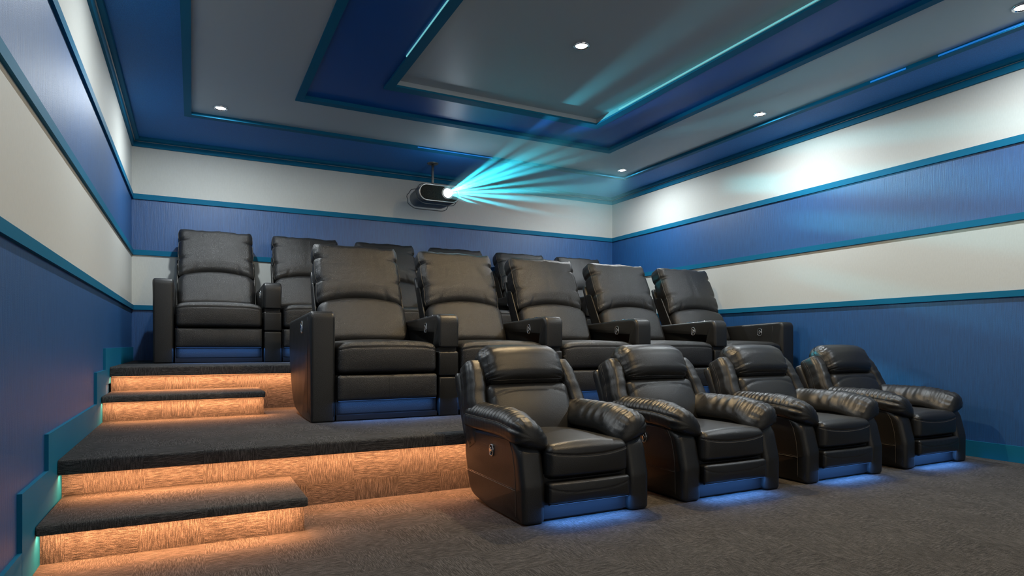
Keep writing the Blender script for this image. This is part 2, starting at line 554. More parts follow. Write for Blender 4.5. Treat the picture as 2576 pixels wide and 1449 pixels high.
def edge_noise(a, f, ph): return np.sin(a * f + ph) * 0.5 + np.sin(a * f * 2.3 + ph * 1.7) * 0.3 + np.sin(a * f * 4.1 + ph * 0.6) * 0.2


def head_def(P, X):
    x, n, u = P[:, 0], P[:, 1], P[:, 2]
    front = (n < 0) * 1.0
    X[:, 1] += np.where(n < 0, -0.030, 0.004) * (1 - x ** 2) * (1 - 0.6 * u ** 2) * np.abs(n)
    lower = sm((0.25 - u) / 1.25)
    X[:, 2] += 0.045 * (1 - x ** 2) * lower                       # arched lower edge
    X[:, 2] += 0.007 * edge_noise(x, 7, 0.6) * sm((u - 0.5) / 0.5)     # rumpled top edge
    X[:, 2] += 0.016 * sm((np.abs(x) - 0.82) / 0.18) * sm((u - 0.6) / 0.4)  # little ears
    X[:, 0] += np.sign(x) * 0.004 * edge_noise(u, 8, 1.2) * sm((np.abs(x) - 0.6) / 0.4)
    for uc, amp in ((0.52, 0.014), (-0.28, 0.012), (-0.75, 0.007)):    # pinched tucks at the sides
        d = np.exp(-((u - uc) / 0.055) ** 2) * sm((np.abs(x) - 0.62) / 0.38)
        X[:, 1] += amp * d * (n < 0.2); X[:, 0] -= np.sign(x) * amp * 0.7 * d
    for xc in (-0.62, 0.62):                                          # tucks rising from the arch
        d = np.exp(-((x - xc + np.sign(xc) * 0.25 * (u + 1)) / 0.035) ** 2) * sm((-0.55 - u) / 0.4)
        X[:, 1] += 0.012 * d * front
    X[:, 1] += 0.0025 * np.exp(-(x / 0.03) ** 2) * front * (np.abs(n) > 0.5)   # centre seam
    X[:, 1] += 0.02 * sm((-0.45 - u) / 0.55) * front                 # rolls in under
    return X


g = Geo()
hc, hh, hr = (0, 0.055, 0.505), (0.297, 0.080, 0.235), 0.05
rbox(g, hc, hh, hr, 44, head_def, 0, XB)
pth = np.column_stack([np.zeros(30), -np.ones(30), np.linspace(-0.85, 0.97, 30)])
tube(g, XB(rmap(pth, hc, hh, hr, head_def) + np.array([0, 0.001, 0])), 0.0014, 5, mi=1)
for sx in (-1, 1):
    pth = np.column_stack([sx * np.ones(40), -0.62 * np.ones(40), np.linspace(-0.96, 0.9, 40)])
    tube(g, XB(rmap(pth, hc, hh, hr, head_def)), 0.0022, 5, mi=2)
mesh('head_cushion', g, [M_PEB, M_PIPE, M_THREAD])


def lum_def(P, X):
    x, n, u = P[:, 0], P[:, 1], P[:, 2]
    X[:, 1] += np.where(n < 0, -0.028, 0) * (1 - x ** 2) * (1 - 0.5 * u ** 2) * np.abs(n)
    X[:, 2] += 0.042 * (1 - x ** 2) * sm((u + 0.2) / 1.2)
    for xc in (-0.9, 0.9):
        d = np.exp(-((x - xc) / 0.05) ** 2) * sm((u - 0.4) / 0.5)
        X[:, 1] += 0.008 * d * (n < 0)
    return X


g = Geo(); rbox(g, (0, 0.055, 0.128), (0.297, 0.085, 0.150), 0.05, 30, lum_def, 0, XB)
mesh('lumbar_cushion', g, [M_PEB])
g = Geo(); rbox(g, (0, 0.150, 0.26), (0.300, 0.022, 0.335), 0.016, 10, None, 0, XB)
for sx in (-1, 1):      # side plates whose edges show beside the cushions
    prof = rpoly([(0.02, -0.10, 0.02), (0.06, 0.46, 0.03), (0.13, 0.50, 0.02), (0.16, -0.10, 0.02)], 4)
    gg = Geo(); extrude_x(gg, prof, sx * 0.302 - 0.006, sx * 0.302 + 0.006, 0.003, 2)
    g.add(XB(np.concatenate(gg.v)), gg.f, 0)
    e = np.column_stack([np.full(12, sx * 0.302), np.linspace(0.022, 0.060, 12), np.linspace(-0.05, 0.45, 12)]); tube(g, XB(e), 0.0015, 5, mi=1)
mesh('back_shell', g, [M_LEAF, M_THREAD])


def seat_def(P, X):
    x, n, u = P[:, 0], P[:, 1], P[:, 2]
    X[:, 2] += np.where(u > 0, 0.020, 0) * (1 - x ** 2) * (1 - 0.4 * n ** 2) * np.abs(u)
    X[:, 1] += np.where(n < 0, -0.012, 0) * (1 - 0.8 * x ** 2) * (1 - u ** 2) * np.abs(n)
    fr = (n < -0.8)
    X[:, 1] += 0.004 * np.exp(-((u - 0.62) / 0.05) ** 2) * fr
    X[:, 2] -= 0.010 * sm((np.abs(x) - 0.7) / 0.3) * (u > 0)
    return X


g = Geo(); sc_, sh_, sr_ = (0, 0.315, 0.362), (0.302, 0.315, 0.092), 0.032
rbox(g, sc_, sh_, sr_, 32, seat_def)
pth = np.column_stack([np.linspace(-0.96, 0.96, 40), -np.ones(40), np.full(40, 0.62)])
tube(g, rmap(pth, sc_, sh_, sr_, seat_def), 0.0020, 5, mi=1)
mesh('seat_cushion', g, [M_PEB, M_PIPE])


def foot_def(P, X):
    x, n, u = P[:, 0], P[:, 1], P[:, 2]
    X[:, 1] += np.where(n < 0, -0.008, 0) * (1 - x ** 4) * (1 - u ** 2) * np.abs(n)
    X[:, 1] += 0.004 * np.exp(-(x / 0.012) ** 2) * (n < 0)
    for xc in (-0.9, 0.9):
        X[:, 1] += 0.005 * np.exp(-((x - xc + 0.15 * np.sign(xc) * (1 - u)) / 0.04) ** 2) * sm((u - 0.5) / 0.5) * (n < 0)
    return X


g = Geo(); fc_, fh_, fr_ = (0, 0.050, 0.1905), (0.300, 0.058, 0.0735), 0.016
rbox(g, fc_, fh_, fr_, 28, foot_def)
pth = np.column_stack([np.zeros(16), -np.ones(16), np.linspace(-0.95, 0.97, 16)]); tube(g, rmap(pth, fc_, fh_, fr_, foot_def), 0.0012, 5, mi=1)
mesh('footrest', g, [M_PEB, M_PIPE])
g = Geo(); rbox(g, (0, 0.072, 0.078), (0.300, 0.040, 0.042), 0.006, 14); mesh('kick_panel', g, [M_KICK])
g = Geo(); v, f = box((-0.303, 0.035, 0.0), (0.303, 0.80, 0.262)); g.add(v, f, 0, True)
v, f = box((-0.303, 0.012, 0.006), (0.303, 0.04, 0.034)); g.add(v, f, 0, True)
mesh('base', g, [M_BLACK])
LEDZ = 0.117
g = Geo(); v, f = box((-0.295, 0.000, LEDZ), (0.295, 0.010, LEDZ + 0.004)); g.add(v, f, 0, True)
v, f = box((-0.293, 0.002, LEDZ - 0.001), (0.293, 0.008, LEDZ)); g.add(v, f, 1, True)
mesh('led_strip', g, [M_BLACK, M_LEDB])

CW = 0.139
END_PROF = rpoly([(0, 0, 0.012), (0.30, 0, 0.15), (0.70, 0.03, 0.30), (0.862, 0.36, 0.25), (0.850, 0.597, 0.02), (0, 0.632, 0.045)], 9)


def strap_lines(g, prof_fn, x):
    pass


def end_arm(key, xa, xb):
    g = Geo(); extrude_x(g, END_PROF, xa, xb, 0.020, 5)
    for xx in (xa + 0.010, xb - 0.010):      # front strap seams running up and over
        pts = [(xx, -0.0005 + 0.0025, z) for z in np.linspace(0.03, 0.58, 24)] + [(xx, 0.0015 + 0.045 * (1 - math.cos(t)), 0.585 + 0.045 * math.sin(t) * 0.96) for t in np.linspace(0.1, 1.5, 8)]
        tube(g, pts, 0.0016, 5, mi=1)
    yseam = 0.105
    for sx in (xa, xb):
        tube(g, [(sx, yseam, z) for z in np.linspace(0.05, 0.60, 10)], 0.0010, 5, mi=1)
    mesh(key, g, [M_LEAF, M_PIPE])


end_arm('end_arm_left', -0.449, -0.310)
end_arm('end_arm_right', 0.310, 0.449)

CAP_PROF = rpoly([(0.0, 0.425, 0.010), (0.10, 0.415, 0.02), (0.85, 0.40, 0.01), (0.85, 0.597, 0.02), (0, 0.634, 0.060)], 8)
g = Geo(); extrude_x(g, CAP_PROF, 0.311, 0.449, 0.022, 6)
for xx in (0.322, 0.438):
    pts = [(xx, 0.003, z) for z in np.linspace(0.44, 0.565, 10)] + [(xx, 0.0035 + 0.06 * (1 - math.cos(t)), 0.568 + 0.060 * math.sin(t)) for t in np.linspace(0.1, 1.45, 8)]
    tube(g, pts, 0.0016, 5, mi=1)
mesh('arm_cap', g, [M_LEAF, M_PIPE])
for key, z0, z1 in (('mid', 0.249, 0.398), ('low', 0.0, 0.242)):
    g = Geo(); pr = rpoly([(0.004, z0, 0.010), (0.80, z0, 0.01), (0.80, z1, 0.01), (0.004, z1, 0.014)], 4)
    extrude_x(g, pr, 0.314, 0.446, 0.012, 4)
    for xx in (0.323, 0.437): tube(g, [(xx, 0.0055, z) for z in np.linspace(z0 + 0.015, z1 - 0.015, 6)], 0.0014, 5, mi=1)
    mesh('block_' + key, g, [M_LEAF, M_PIPE])
g = Geo(); v, f = box((0.322, 0.03, 0.005), (0.438, 0.79, 0.43)); g.add(v, f, 0, True); mesh('console_core', g, [M_BLACK])


def lever_mesh(key, sy, sz, sgn):
    """recline handle on a plane facing sgn*x: chrome bezel, dark dish, stubby cross-shaped grip"""
    g = Geo(); th = np.linspace(0, 2 * np.pi, 28, endpoint=False)
    sup = lambda k: np.sign(np.cos(th)) * np.abs(np.cos(th)) ** k
    sus = lambda k: np.sign(np.sin(th)) * np.abs(np.sin(th)) ** k
    tube(g, np.column_stack([np.full(28, sgn * 0.002), sy * sup(0.7), sz * sus(0.7)]), 0.0042, 8, True, 0)
    ring = np.column_stack([np.full(28, sgn * 0.0012), sy * sup(0.7), sz * sus(0.7)])
    g.add(ring, [tuple(range(28))], 1, True)
    rbox(g, (sgn * 0.006, -0.1 * sy, 0), (0.005, sy * 0.30, sz * 0.62), 0.004, 8, mi=0)
    rbox(g, (sgn * 0.006, -0.25 * sy, 0.05 * sz), (0.004, sy * 0.62, sz * 0.26), 0.003, 8, mi=0)
    mesh(key, g, [M_CHROME, M_BLACK])


lever_mesh('lever_l', 0.024, 0.034, -1); lever_mesh('lever_r', 0.020, 0.030, 1); lever_mesh('lever_s', 0.021, 0.030, -1)
g = Geo(); lathe(g, [(0.034, -0.05), (0.036, 0.004), (0.040, 0.009), (0.046, 0.008), (0.048, -0.001)], 32)
g.add([(0.034 * math.cos(t), 0.034 * math.sin(t), -0.05) for t in np.linspace(0, 2 * np.pi, 32, endpoint=False)], [tuple(range(32))], 1, True)
mesh('cup_holder', g, [M_CHROME, M_BLACK])

B_LED = 1.2


def theater_chair(x, y, z, label, group, left_end=False, right_end=False):
    r = empty('theater_recliner', (x, y, z), label, 'recliner', group)
    P = lambda nm, key, par=r, loc=(0, 0, 0), rot=(0, 0, 0): link(nm, ME[key], par, loc, rot)
    P('base', 'base'); P('seat_cushion', 'seat_cushion'); P('footrest', 'footrest'); P('kick_panel', 'kick_panel'); P('lumbar_cushion', 'lumbar_cushion')
    P('head_cushion', 'head_cushion'); P('back_shell', 'back_shell'); P('led_strip', 'led_strip')
    if left_end:
        a = P('armrest', 'end_arm_left'); P('recline_lever', 'lever_l', a, (-0.4495, 0.285, 0.545))
    if right_end:
        a = P('armrest', 'end_arm_right'); P('recline_lever', 'lever_s', a, (0.3095, 0.235, 0.548))
        
    else:
        a = P('console_armrest', 'arm_cap'); P('recline_lever', 'lever_s', a, (0.3105, 0.235, 0.548))
        P('upper_block', 'block_mid', a); P('lower_block', 'block_low', a); P('core', 'console_core', a)
        for yy in (0.20, 0.33): P('cup_holder', 'cup_holder', a, (0.38, yy, 0.632 - 0.0435 * yy - 0.001), (R(-2.5), 0, 0))
    area('led_light', (0, -0.014, LEDZ - 0.004), 0.60, 0.008, B_LED, BLUE, (R(0), 0, 0), r)
    return r


PITCH = 0.759
ordm = ['leftmost', 'second from the left', 'third from the left', 'fourth from the left']
mid_lab = ['black leather recliner at the left end of the middle row, beside the carpeted aisle',
           'black leather recliner second from the left in the middle row',
           'black leather recliner in the centre of the middle row',
           'black leather recliner fourth from the left in the middle row',
           'black leather recliner at the right end of the middle row by the wall']
for i in range(5):
    theater_chair(1.056 + CW + 0.310 + i * PITCH, 3.633, ZP1, mid_lab[i], 'theater recliners in the middle row', i == 0, i == 4)
back_lab = ['black leather recliner at the left end of the back row by the left wall',
            'black leather recliner second from the left in the back row',
            'black leather recliner third from the left in the back row, mostly hidden',
            'black leather recliner fourth from the left in the back row, only its headrest top showing',
            'black leather recliner fifth from the left in the back row, only its headrest showing',
            'black leather recliner at the right end of the back row, near the corner']
for i in range(6):
    theater_chair(0.207 + CW + 0.310 + i * PITCH, 5.277, ZP2, back_lab[i], 'theater recliners in the back row', i == 0, i == 5)

# ------------------------------------------------------------------ low recliners in the front row
XR = frame_xf(0.452, 0.295, R(25))


def pleat(e, along, f, amp, reach):
    return amp * np.exp(-(e / reach) ** 2) * edge_noise(along, f, 0.8)


def rh_def(P, X):       # head pillow
    x, n, u = P[:, 0], P[:, 1], P[:, 2]
    fr = np.where(n < 0.3, 1.0, 0.0)
    X[:, 1] += np.where(n < 0, -0.024, 0) * (1 - x ** 2) * (1 - 0.4 * u ** 2) * np.abs(n)
    X[:, 1] += pleat(1 - np.abs(x), u + 0.5 * np.abs(x), 13, 0.0045, 0.30) * fr
    X[:, 1] += 0.03 * sm((u - 0.1) / 0.9) * (n < 0) * 0.8
    X[:, 2] += 0.006 * (1 - x ** 2) * (u > 0)
    X[:, 0] *= 1 - 0.05 * sm(u)
    return X


g = Geo(); c_, h_, r_ = (0, 0.045, 0.383), (0.236, 0.085, 0.115), 0.066
rbox(g, c_, h_, r_, 40, rh_def, 0, XR)
for sx in (-1, 1):
    for dn in (-0.80, -0.66):
        pth = np.column_stack([sx * np.ones(30) * (0.999 if dn > -0.7 else 0.94), dn * np.ones(30) if dn > -0.7 else -np.ones(30), np.linspace(-0.95, 0.8, 30)])
        tube(g, XR(rmap(pth, c_, h_, r_, rh_def)), 0.0011, 5, mi=1)
pth = np.column_stack([np.linspace(-0.9, 0.9, 30), -np.ones(30) * 0.9, -np.ones(30)]); tube(g, XR(rmap(pth, c_, h_, r_, rh_def)), 0.0016, 5, mi=1)
mesh('r_head', g, [M_LEA, M_PIPE])


def rl_def(P, X):       # lumbar
    x, n, u = P[:, 0], P[:, 1], P[:, 2]
    X[:, 1] += np.where(n < 0, -0.022, 0) * (1 - x ** 2) * (1 - 0.7 * u ** 2) * np.abs(n)
    line = 0.72 - 0.30 * np.abs(x) ** 3
    X[:, 1] += 0.004 * np.exp(-((u - line) / 0.04) ** 2) * (n < 0)
    X[:, 1] += pleat(1 - np.abs(x), u, 9, 0.003, 0.2) * (n < 0) * (u < 0.3)
    return X


g = Geo(); c_, h_, r_ = (0, 0.055, 0.125), (0.236, 0.075, 0.152), 0.04
rbox(g, c_, h_, r_, 34, rl_def, 0, XR)
xs = np.linspace(-0.93, 0.93, 40)
pth = np.column_stack([xs, -np.ones(40), 0.72 - 0.30 * np.abs(xs) ** 3]); tube(g, XR(rmap(pth, c_, h_, r_, rl_def)), 0.0012, 5, mi=1)
mesh('r_lumbar', g, [M_LEA, M_PIPE])

for sx, key in ((-1, 'r_wing_l'), (1, 'r_wing_r')):
    def wg_def(P, X, sx=sx):
        x, n, u = P[:, 0] * sx, P[:, 1], P[:, 2]
        X[:, 1] += np.where(n < 0, -0.010, 0) * (1 - x ** 2) * np.abs(n)
        X[:, 1] += 0.0035 * edge_noise(u, 15, 0.3) * (n < 0.2) * (1 - 0.3 * x)
        X[:, 0] += sx * 0.003 * edge_noise(u, 11, 1.1) * (x > 0)
        X[:, 0] -= sx * 0.030 * sm((u + 0.2) / 1.2)
        X[:, 1] += 0.02 * sm((u - 0.5) / 0.5)
        return X
    g = Geo(); c_, h_, r_ = (sx * 0.283, 0.062, 0.20), (0.052, 0.066, 0.222), 0.034
    rbox(g, c_, h_, r_, 30, wg_def, 0, XR)
    for dn in (0.1, 0.3):
        pth = np.column_stack([sx * np.ones(30), dn * np.ones(30), np.linspace(-0.9, 0.93, 30)]); tube(g, XR(rmap(pth, c_, h_, r_, wg_def)), 0.0013, 5, mi=1)
    mesh(key, g, [M_LEA, M_PIPE])
g = Geo(); rbox(g, (0, 0.150, 0.175), (0.318, 0.030, 0.225), 0.022, 12, None, 0, XR); mesh('r_shell', g, [M_LEA])


def rs_def(P, X):       # seat with its smiling front seam
    x, n, u = P[:, 0], P[:, 1], P[:, 2]
    X[:, 2] += np.where(u > 0, 0.022, 0) * (1 - x ** 2) * (1 - 0.5 * n ** 2) * np.abs(u)
    X[:, 1] += np.where(n < 0, -0.016, 0) * (1 - 0.8 * x ** 2) * (1 - 0.7 * u ** 2) * np.abs(n)
    line = 0.34 + 0.30 * np.abs(x) ** 2.5
    X[:, 1] += 0.0045 * np.exp(-((u - line) / 0.05) ** 2) * (n < -0.4)
    X[:, 1] += 0.022 * sm((-0.55 - u) / 0.45) * (n < 0) * np.abs(n)
    return X


g = Geo(); c_, h_, r_ = (0, 0.250, 0.243), (0.208, 0.252, 0.077), 0.034
rbox(g, c_, h_, r_, 40, rs_def)
xs = np.linspace(-0.95, 0.95, 44)
for dz in (0.0, 0.085):
    pth = np.column_stack([xs, -np.ones(44), 0.34 + 0.30 * np.abs(xs) ** 2.5 - dz]); tube(g, rmap(pth, c_, h_, r_, rs_def), 0.0011, 5, mi=1)
mesh('r_seat', g, [M_LEA, M_THREAD])


def rf_def(P, X):
    x, n, u = P[:, 0], P[:, 1], P[:, 2]
    X[:, 1] += np.where(n < 0, -0.008, 0) * (1 - 0.7 * x ** 2) * (1 - u ** 2) * np.abs(n)
    line = 0.0 + 0.55 * np.abs(x) ** 3
    X[:, 1] += 0.003 * np.exp(-((u - line) / 0.04) ** 2) * (n < 0)
    X[:, 1] += 0.002 * np.sin(x * 40) * np.exp(-((u - 0.55) / 0.2) ** 2) * np.exp(-(x / 0.4) ** 2) * (n < 0)
    return X


g = Geo(); c_, h_, r_ = (0, 0.046, 0.122), (0.206, 0.060, 0.046), 0.014
rbox(g, c_, h_, r_, 34, rf_def)
pth = np.column_stack([xs, -np.ones(44), 0.0 + 0.55 * np.abs(xs) ** 3]); tube(g, rmap(pth, c_, h_, r_, rf_def), 0.0010, 5, mi=1)
mesh('r_foot', g, [M_LEA, M_THREAD])
g = Geo(); rbox(g, (0, 0.076, 0.042), (0.206, 0.042, 0.038), 0.006, 14); mesh('r_kick', g, [M_KICK])
g = Geo(); v, f = box((-0.215, 0.03, 0.012), (0.215, 0.55, 0.20)); g.add(v, f, 0, True); mesh('r_base', g, [M_BLACK])
RLZ = 0.075
g = Geo(); v, f = box((-0.203, -0.006, RLZ), (0.203, 0.006, RLZ + 0.004)); g.add(v, f, 0, True)
v, f = box((-0.200, -0.005, RLZ - 0.001), (0.200, 0.002, RLZ)); g.add(v, f, 1, True); mesh('r_led', g, [M_BLACK, M_LEDB])

RARM = rpoly([(0.002, 0.0, 0.02), (0.36, 0.0, 0.15), (0.55, 0.025, 0.10), (0.615, 0.22, 0.12), (0.60, 0.345, 0.06), (0.13, 0.372, 0.06), (0.035, 0.31, 0.10), (0.0, 0.16, 0.12)], 8)
for sx, key in ((-1, 'r_arm_l'), (1, 'r_arm_r')):
    g = Geo(); a, b = sorted((sx * 0.211, sx * 0.328)); extrude_x(g, RARM, a, b, 0.030, 6)
    xo = sx * 0.3285
    sp = [(0.555, 0.338), (0.14, 0.348)]
    tube(g, [(xo, y, z) for y, z in zip(np.linspace(0.56, 0.115, 16), np.linspace(0.326, 0.338, 16))], 0.0012, 5, mi=1)
    q = np.array([(0.115, 0.338), (0.085, 0.29), (0.066, 0.22), (0.058, 0.14), (0.056, 0.03)])
    tq = np.linspace(0, 4, 30); pts = np.column_stack([np.full(30, xo), np.interp(tq, range(5), q[:, 0]), np.interp(tq, range(5), q[:, 1])]); tube(g, pts, 0.0012, 5, mi=1)
    tube(g, [(xo, y, 0.136) for y in np.linspace(0.058, 0.585, 12)], 0.0014, 5, mi=1)
    tube(g, [(xo, y, 0.142) for y in np.linspace(0.058, 0.585, 12)], 0.0010, 5, mi=2)
    mesh(key, g, [M_LEA, M_THREAD, M_PIPE])


def catmull(pts, n):
    pts = np.asarray(pts, float); m = len(pts); t = np.linspace(0, m, n, endpoint=False); i = t.astype(int); u = (t - i)[:, None]
    p0, p1, p2, p3 = pts[(i - 1) % m], pts[i % m], pts[(i + 1) % m], pts[(i + 2) % m]
    return 0.5 * ((2 * p1) + (-p0 + p2) * u + (2 * p0 - 5 * p1 + 4 * p2 - p3) * u ** 2 + (-p0 + 3 * p1 - 3 * p2 + p3) * u ** 3)


def arm_pad(key, sx):
    cs = catmull([(0.340, 0.350), (0.349, 0.378), (0.346, 0.408), (0.325, 0.440), (0.285, 0.460), (0.238, 0.455), (0.195, 0.420), (0.172, 0.375), (0.178, 0.340), (0.225, 0.330), (0.290, 0.338)], 66)
    cen = np.array([0.262, 0.385]); nr = len(cs); V = []; ny = 110
    # arc length position of each ring point, for the ruched top
    ang = np.arctan2(cs[:, 1] - cen[1], cs[:, 0] - cen[0])
    top = np.exp(-((ang - 1.15) / 0.85) ** 2)                     # strongest over the outer top
    inner = np.exp(-((ang - 2.5) / 0.8) ** 2)
    line = int(np.argmin(np.abs(ang - 0.26)))
    seam = np.exp(-((ang - ang[line]) / 0.09) ** 2)
    Lp = []
    for j in range(ny):
        t = j / (ny - 1)                                           # 0 rear, 1 front tip
        y = 0.600 - 0.585 * t
        e = 1.0
        if t > 0.86: q = (t - 0.86) / 0.14; e = max(0.0, 1 - (q * 0.99) ** 3.0) ** 0.40
        if t < 0.07: e *= 0.45 + 0.55 * math.sin(t / 0.07 * math.pi / 2)
        droop = -0.046 * sm(np.array((t - 0.60) / 0.40)) ** 1.3
        ph = 2 * math.pi * t * 20
        fold = 0.6 * math.sin(ph + 1.3 * math.sin(t * 17)) + 0.35 * math.sin(ph * 0.53 + 2.0 * math.sin(t * 9)) 
        fold2 = math.sin(ph * 0.33 + 1.7 * math.sin(t * 11))
        amp = 0.0040 * (1 - 0.4 * abs(t - 0.5)) * (1 if t < 0.95 else 0.5)
        d = cs - cen; rr = np.linalg.norm(d, axis=1, keepdims=True); u = d / rr
        rad = rr[:, 0] + amp * fold * top + 0.0030 * fold2 * inner + 0.0022 * fold * inner * sm(np.array((t - 0.6) / 0.3)) - 0.004 * seam
        rad = rad + 0.0022 * np.sin(ang * 13 + 0.7) * float(sm(np.array((t - 0.82) / 0.1))) * (ang > -1.2)
        P = cen + u * rad[:, None] * e
        fwd = 0.018 * (1 - np.clip((P[:, 1] - 0.33) / 0.13, 0, 1)) * sm(np.array((t - 0.7) / 0.3))
        V.append(np.column_stack([sx * P[:, 0], np.full(nr, y) + 0.0 - fwd * 0, P[:, 1] + droop * (0.35 + 0.65 * np.clip((0.345 - P[:, 0]) / 0.15, 0, 1))]))
        Lp.append(V[-1][line])
    V = np.array(V); F = []
    for j in range(ny - 1):
        for q in range(nr): F.append((j * nr + q, j * nr + (q + 1) % nr, (j + 1) * nr + (q + 1) % nr, (j + 1) * nr + q))
    F.append(tuple(range(nr))); F.append(tuple(range((ny - 1) * nr, ny * nr)))
    g = Geo(); g.add(V.reshape(-1, 3), F)
    Lp = np.array(Lp)[8:-10]; Lp[:, 0] += sx * 0.0005
    tube(g, Lp, 0.0017, 5, mi=1)
    mesh(key, g, [M_LEA, M_THREAD])


arm_pad('r_pad_l', -1); arm_pad('r_pad_r', 1)

R_LED = 1.35
fr_lab = ['low black recliner at the left end of the front row, nearest the lit steps',
          'low black recliner with puffy arms, second from the left in the front row',
          'low black recliner with puffy arms, third from the left in the front row',
          'low black recliner at the right end of the front row, nearest the wall']
for i, cx in enumerate((1.985, 2.837, 3.685, 4.540)):
    r = empty('armchair_recliner', (cx, 2.240, 0), fr_lab[i], 'recliner', 'low recliners in the front row')
    for nm, key in (('base', 'r_base'), ('seat_cushion', 'r_seat'), ('footrest', 'r_foot'), ('kick_panel', 'r_kick'), ('lumbar_cushion', 'r_lumbar'), ('head_pillow', 'r_head'),
                    ('side_bolster', 'r_wing_l'), ('side_bolster', 'r_wing_r'), ('back_shell', 'r_shell'), ('led_strip', 'r_led')):
        link(nm, ME[key], r)
    for sx, s in ((-1, 'l'), (1, 'r')):
        a = link('armrest', ME['r_arm_' + s], r); link('arm_pad', ME['r_pad_' + s], a)
        if sx < 0: link('recline_lever', ME['lever_l'], a, (-0.3285, 0.285, 0.272)).scale = (1, 0.72, 0.72)
    area('led_light', (0, -0.016, RLZ - 0.004), 0.41, 0.008, R_LED, BLUE, (0, 0, 0), r)

# ------------------------------------------------------------------ downlights
g = Geo(); lathe(g, [(0.0500, 0.0), (0.0495, -0.006), (0.046, -0.009), (0.041, -0.008), (0.036, -0.003), (0.0345, -0.001)], 36); mesh('light_ring', g, [M_CHROME])
for key, m_ in (('lamp', M_LAMP), ('warm_lamp', M_WLAMP)):
    g = Geo(); lathe(g, [(0.035, -0.0012), (0.0345, -0.0035), (0.02, -0.0045), (0.0005, -0.005)], 36); mesh(key, g, [m_])


def downlight(x, y, z, label, power, color, warm=False, angle=160, radius=0.03):
    r = empty('downlight', (x, y, z), label, 'downlight', 'recessed ceiling downlights')
    link('trim_ring', ME['light_ring'], r); link('lamp', ME['warm_lamp' if warm else 'lamp'], r)
    a = area('downlight_light', (0, 0, -0.013), 0.066, 0.066, power, color, (0, 0, 0), r); a.data.shape = 'DISK'


D_P = 19.5
downlight(0.662, 5.298, ZG, 'round recessed downlight in the grey ceiling border, back left corner', D_P, COOL)
downlight(4.452, 5.294, ZG, 'round recessed downlight in the grey ceiling border, back right corner', D_P, COOL)
downlight(4.449, 3.514, ZG, 'round recessed downlight in the grey ceiling border, midway along the right wall', D_P, COOL)
downlight(4.446, 1.757, ZG, 'round recessed downlight cut by the upper right edge of the view', D_P, COOL)
downlight(0.662, 3.514, ZG, 'round recessed downlight in the grey ceiling border, midway along the left wall', D_P * 0.75, COOL)
downlight(0.662, 1.757, ZG, 'round recessed downlight in the grey ceiling border, front part of the left wall', D_P * 0.4, COOL)
downlight(2.632, 3.289, ZC, 'single round downlight in the grey centre panel of the ceiling', 33.0, WARM, True)
downlight(2.632, 1.200, ZC, 'round downlight in the centre panel nearer the front, outside the view', 20.0, WARM, True)

# ------------------------------------------------------------------ projector
PX, PY = 2.589, 5.690
pz0, pz1, phw = 2.118, 2.274, 0.204
pr = empty('projector', (PX, PY, 0), 'grey ceiling-hung projector with glowing lens and cyan light rays', 'projector')
pcz = (pz0 + pz1) / 2; phh = (pz1 - pz0) / 2


def stadium(hw, hh, n=16, y=0.0, cz=pcz):
    r = hh; pts = []
    for t in np.linspace(-math.pi / 2, math.pi / 2, n): pts.append((hw - r + r * math.cos(t), y, cz + r * math.sin(t)))
    for t in np.linspace(math.pi / 2, 3 * math.pi / 2, n): pts.append((-hw + r + r * math.cos(t), y, cz + r * math.sin(t)))
    return np.array(pts)


g = Geo(); secs = [stadium(phw, phh, y=y) * 1 for y in (0.0,)]
rings = []
for y, k in ((0.012, 1.0), (0.05, 1.02), (0.20, 1.0), (0.33, 0.96), (0.36, 0.90)):
    s_ = stadium(phw * k, phh * k, y=y); rings.append(s_)
n_ = len(rings[0]); V = np.concatenate(rings); F = []
for i in range(len(rings) - 1):
    for q in range(n_): F.append((i * n_ + q, i * n_ + (q + 1) % n_, (i + 1) * n_ + (q + 1) % n_, (i + 1) * n_ + q))
F.append(tuple(range((len(rings) - 1) * n_, len(rings) * n_))); F.append(tuple(range(n_)))
g.add(V, F); make('housing', g, [M_PROJ], pr)
g = Geo(); tube(g, stadium(phw - 0.002, phh - 0.002, y=0.006), 0.0075, 8, True); make('front_rim', g, [M_PRIM], pr)
g = Geo(); s_ = stadium(phw - 0.006, phh - 0.006, y=0.008); g.add(s_, [tuple(range(len(s_)))], 0, True); make('front_grille', g, [M_GRILLE], pr)
LX, LZ = 0.079, 2.205
g = Geo()
th = np.linspace(0, 2 * np.pi, 40, endpoint=False)
for rad_, y_, t_ in ((0.055, 0.0, 0.005), (0.047, -0.004, 0.004)):
    tube(g, np.column_stack([LX + rad_ * np.cos(th), np.full(40, y_), LZ + rad_ * np.sin(th)]), t_, 8, True)
ln = make('lens', g, [M_PRIM], pr)
g = Geo(); c_ = np.column_stack([LX + 0.045 * np.cos(th), np.full(40, -0.003), LZ + 0.045 * np.sin(th)]); c2 = np.column_stack([LX + 0.025 * np.cos(th), np.full(40, -0.014), LZ + 0.025 * np.sin(th)])
V = np.concatenate([c_, c2]); F = [(q, (q + 1) % 40, 40 + (q + 1) % 40, 40 + q) for q in range(40)] + [tuple(range(40, 80))]
g.add(V, F); make('lens_glass', g, [M_LENS], ln)
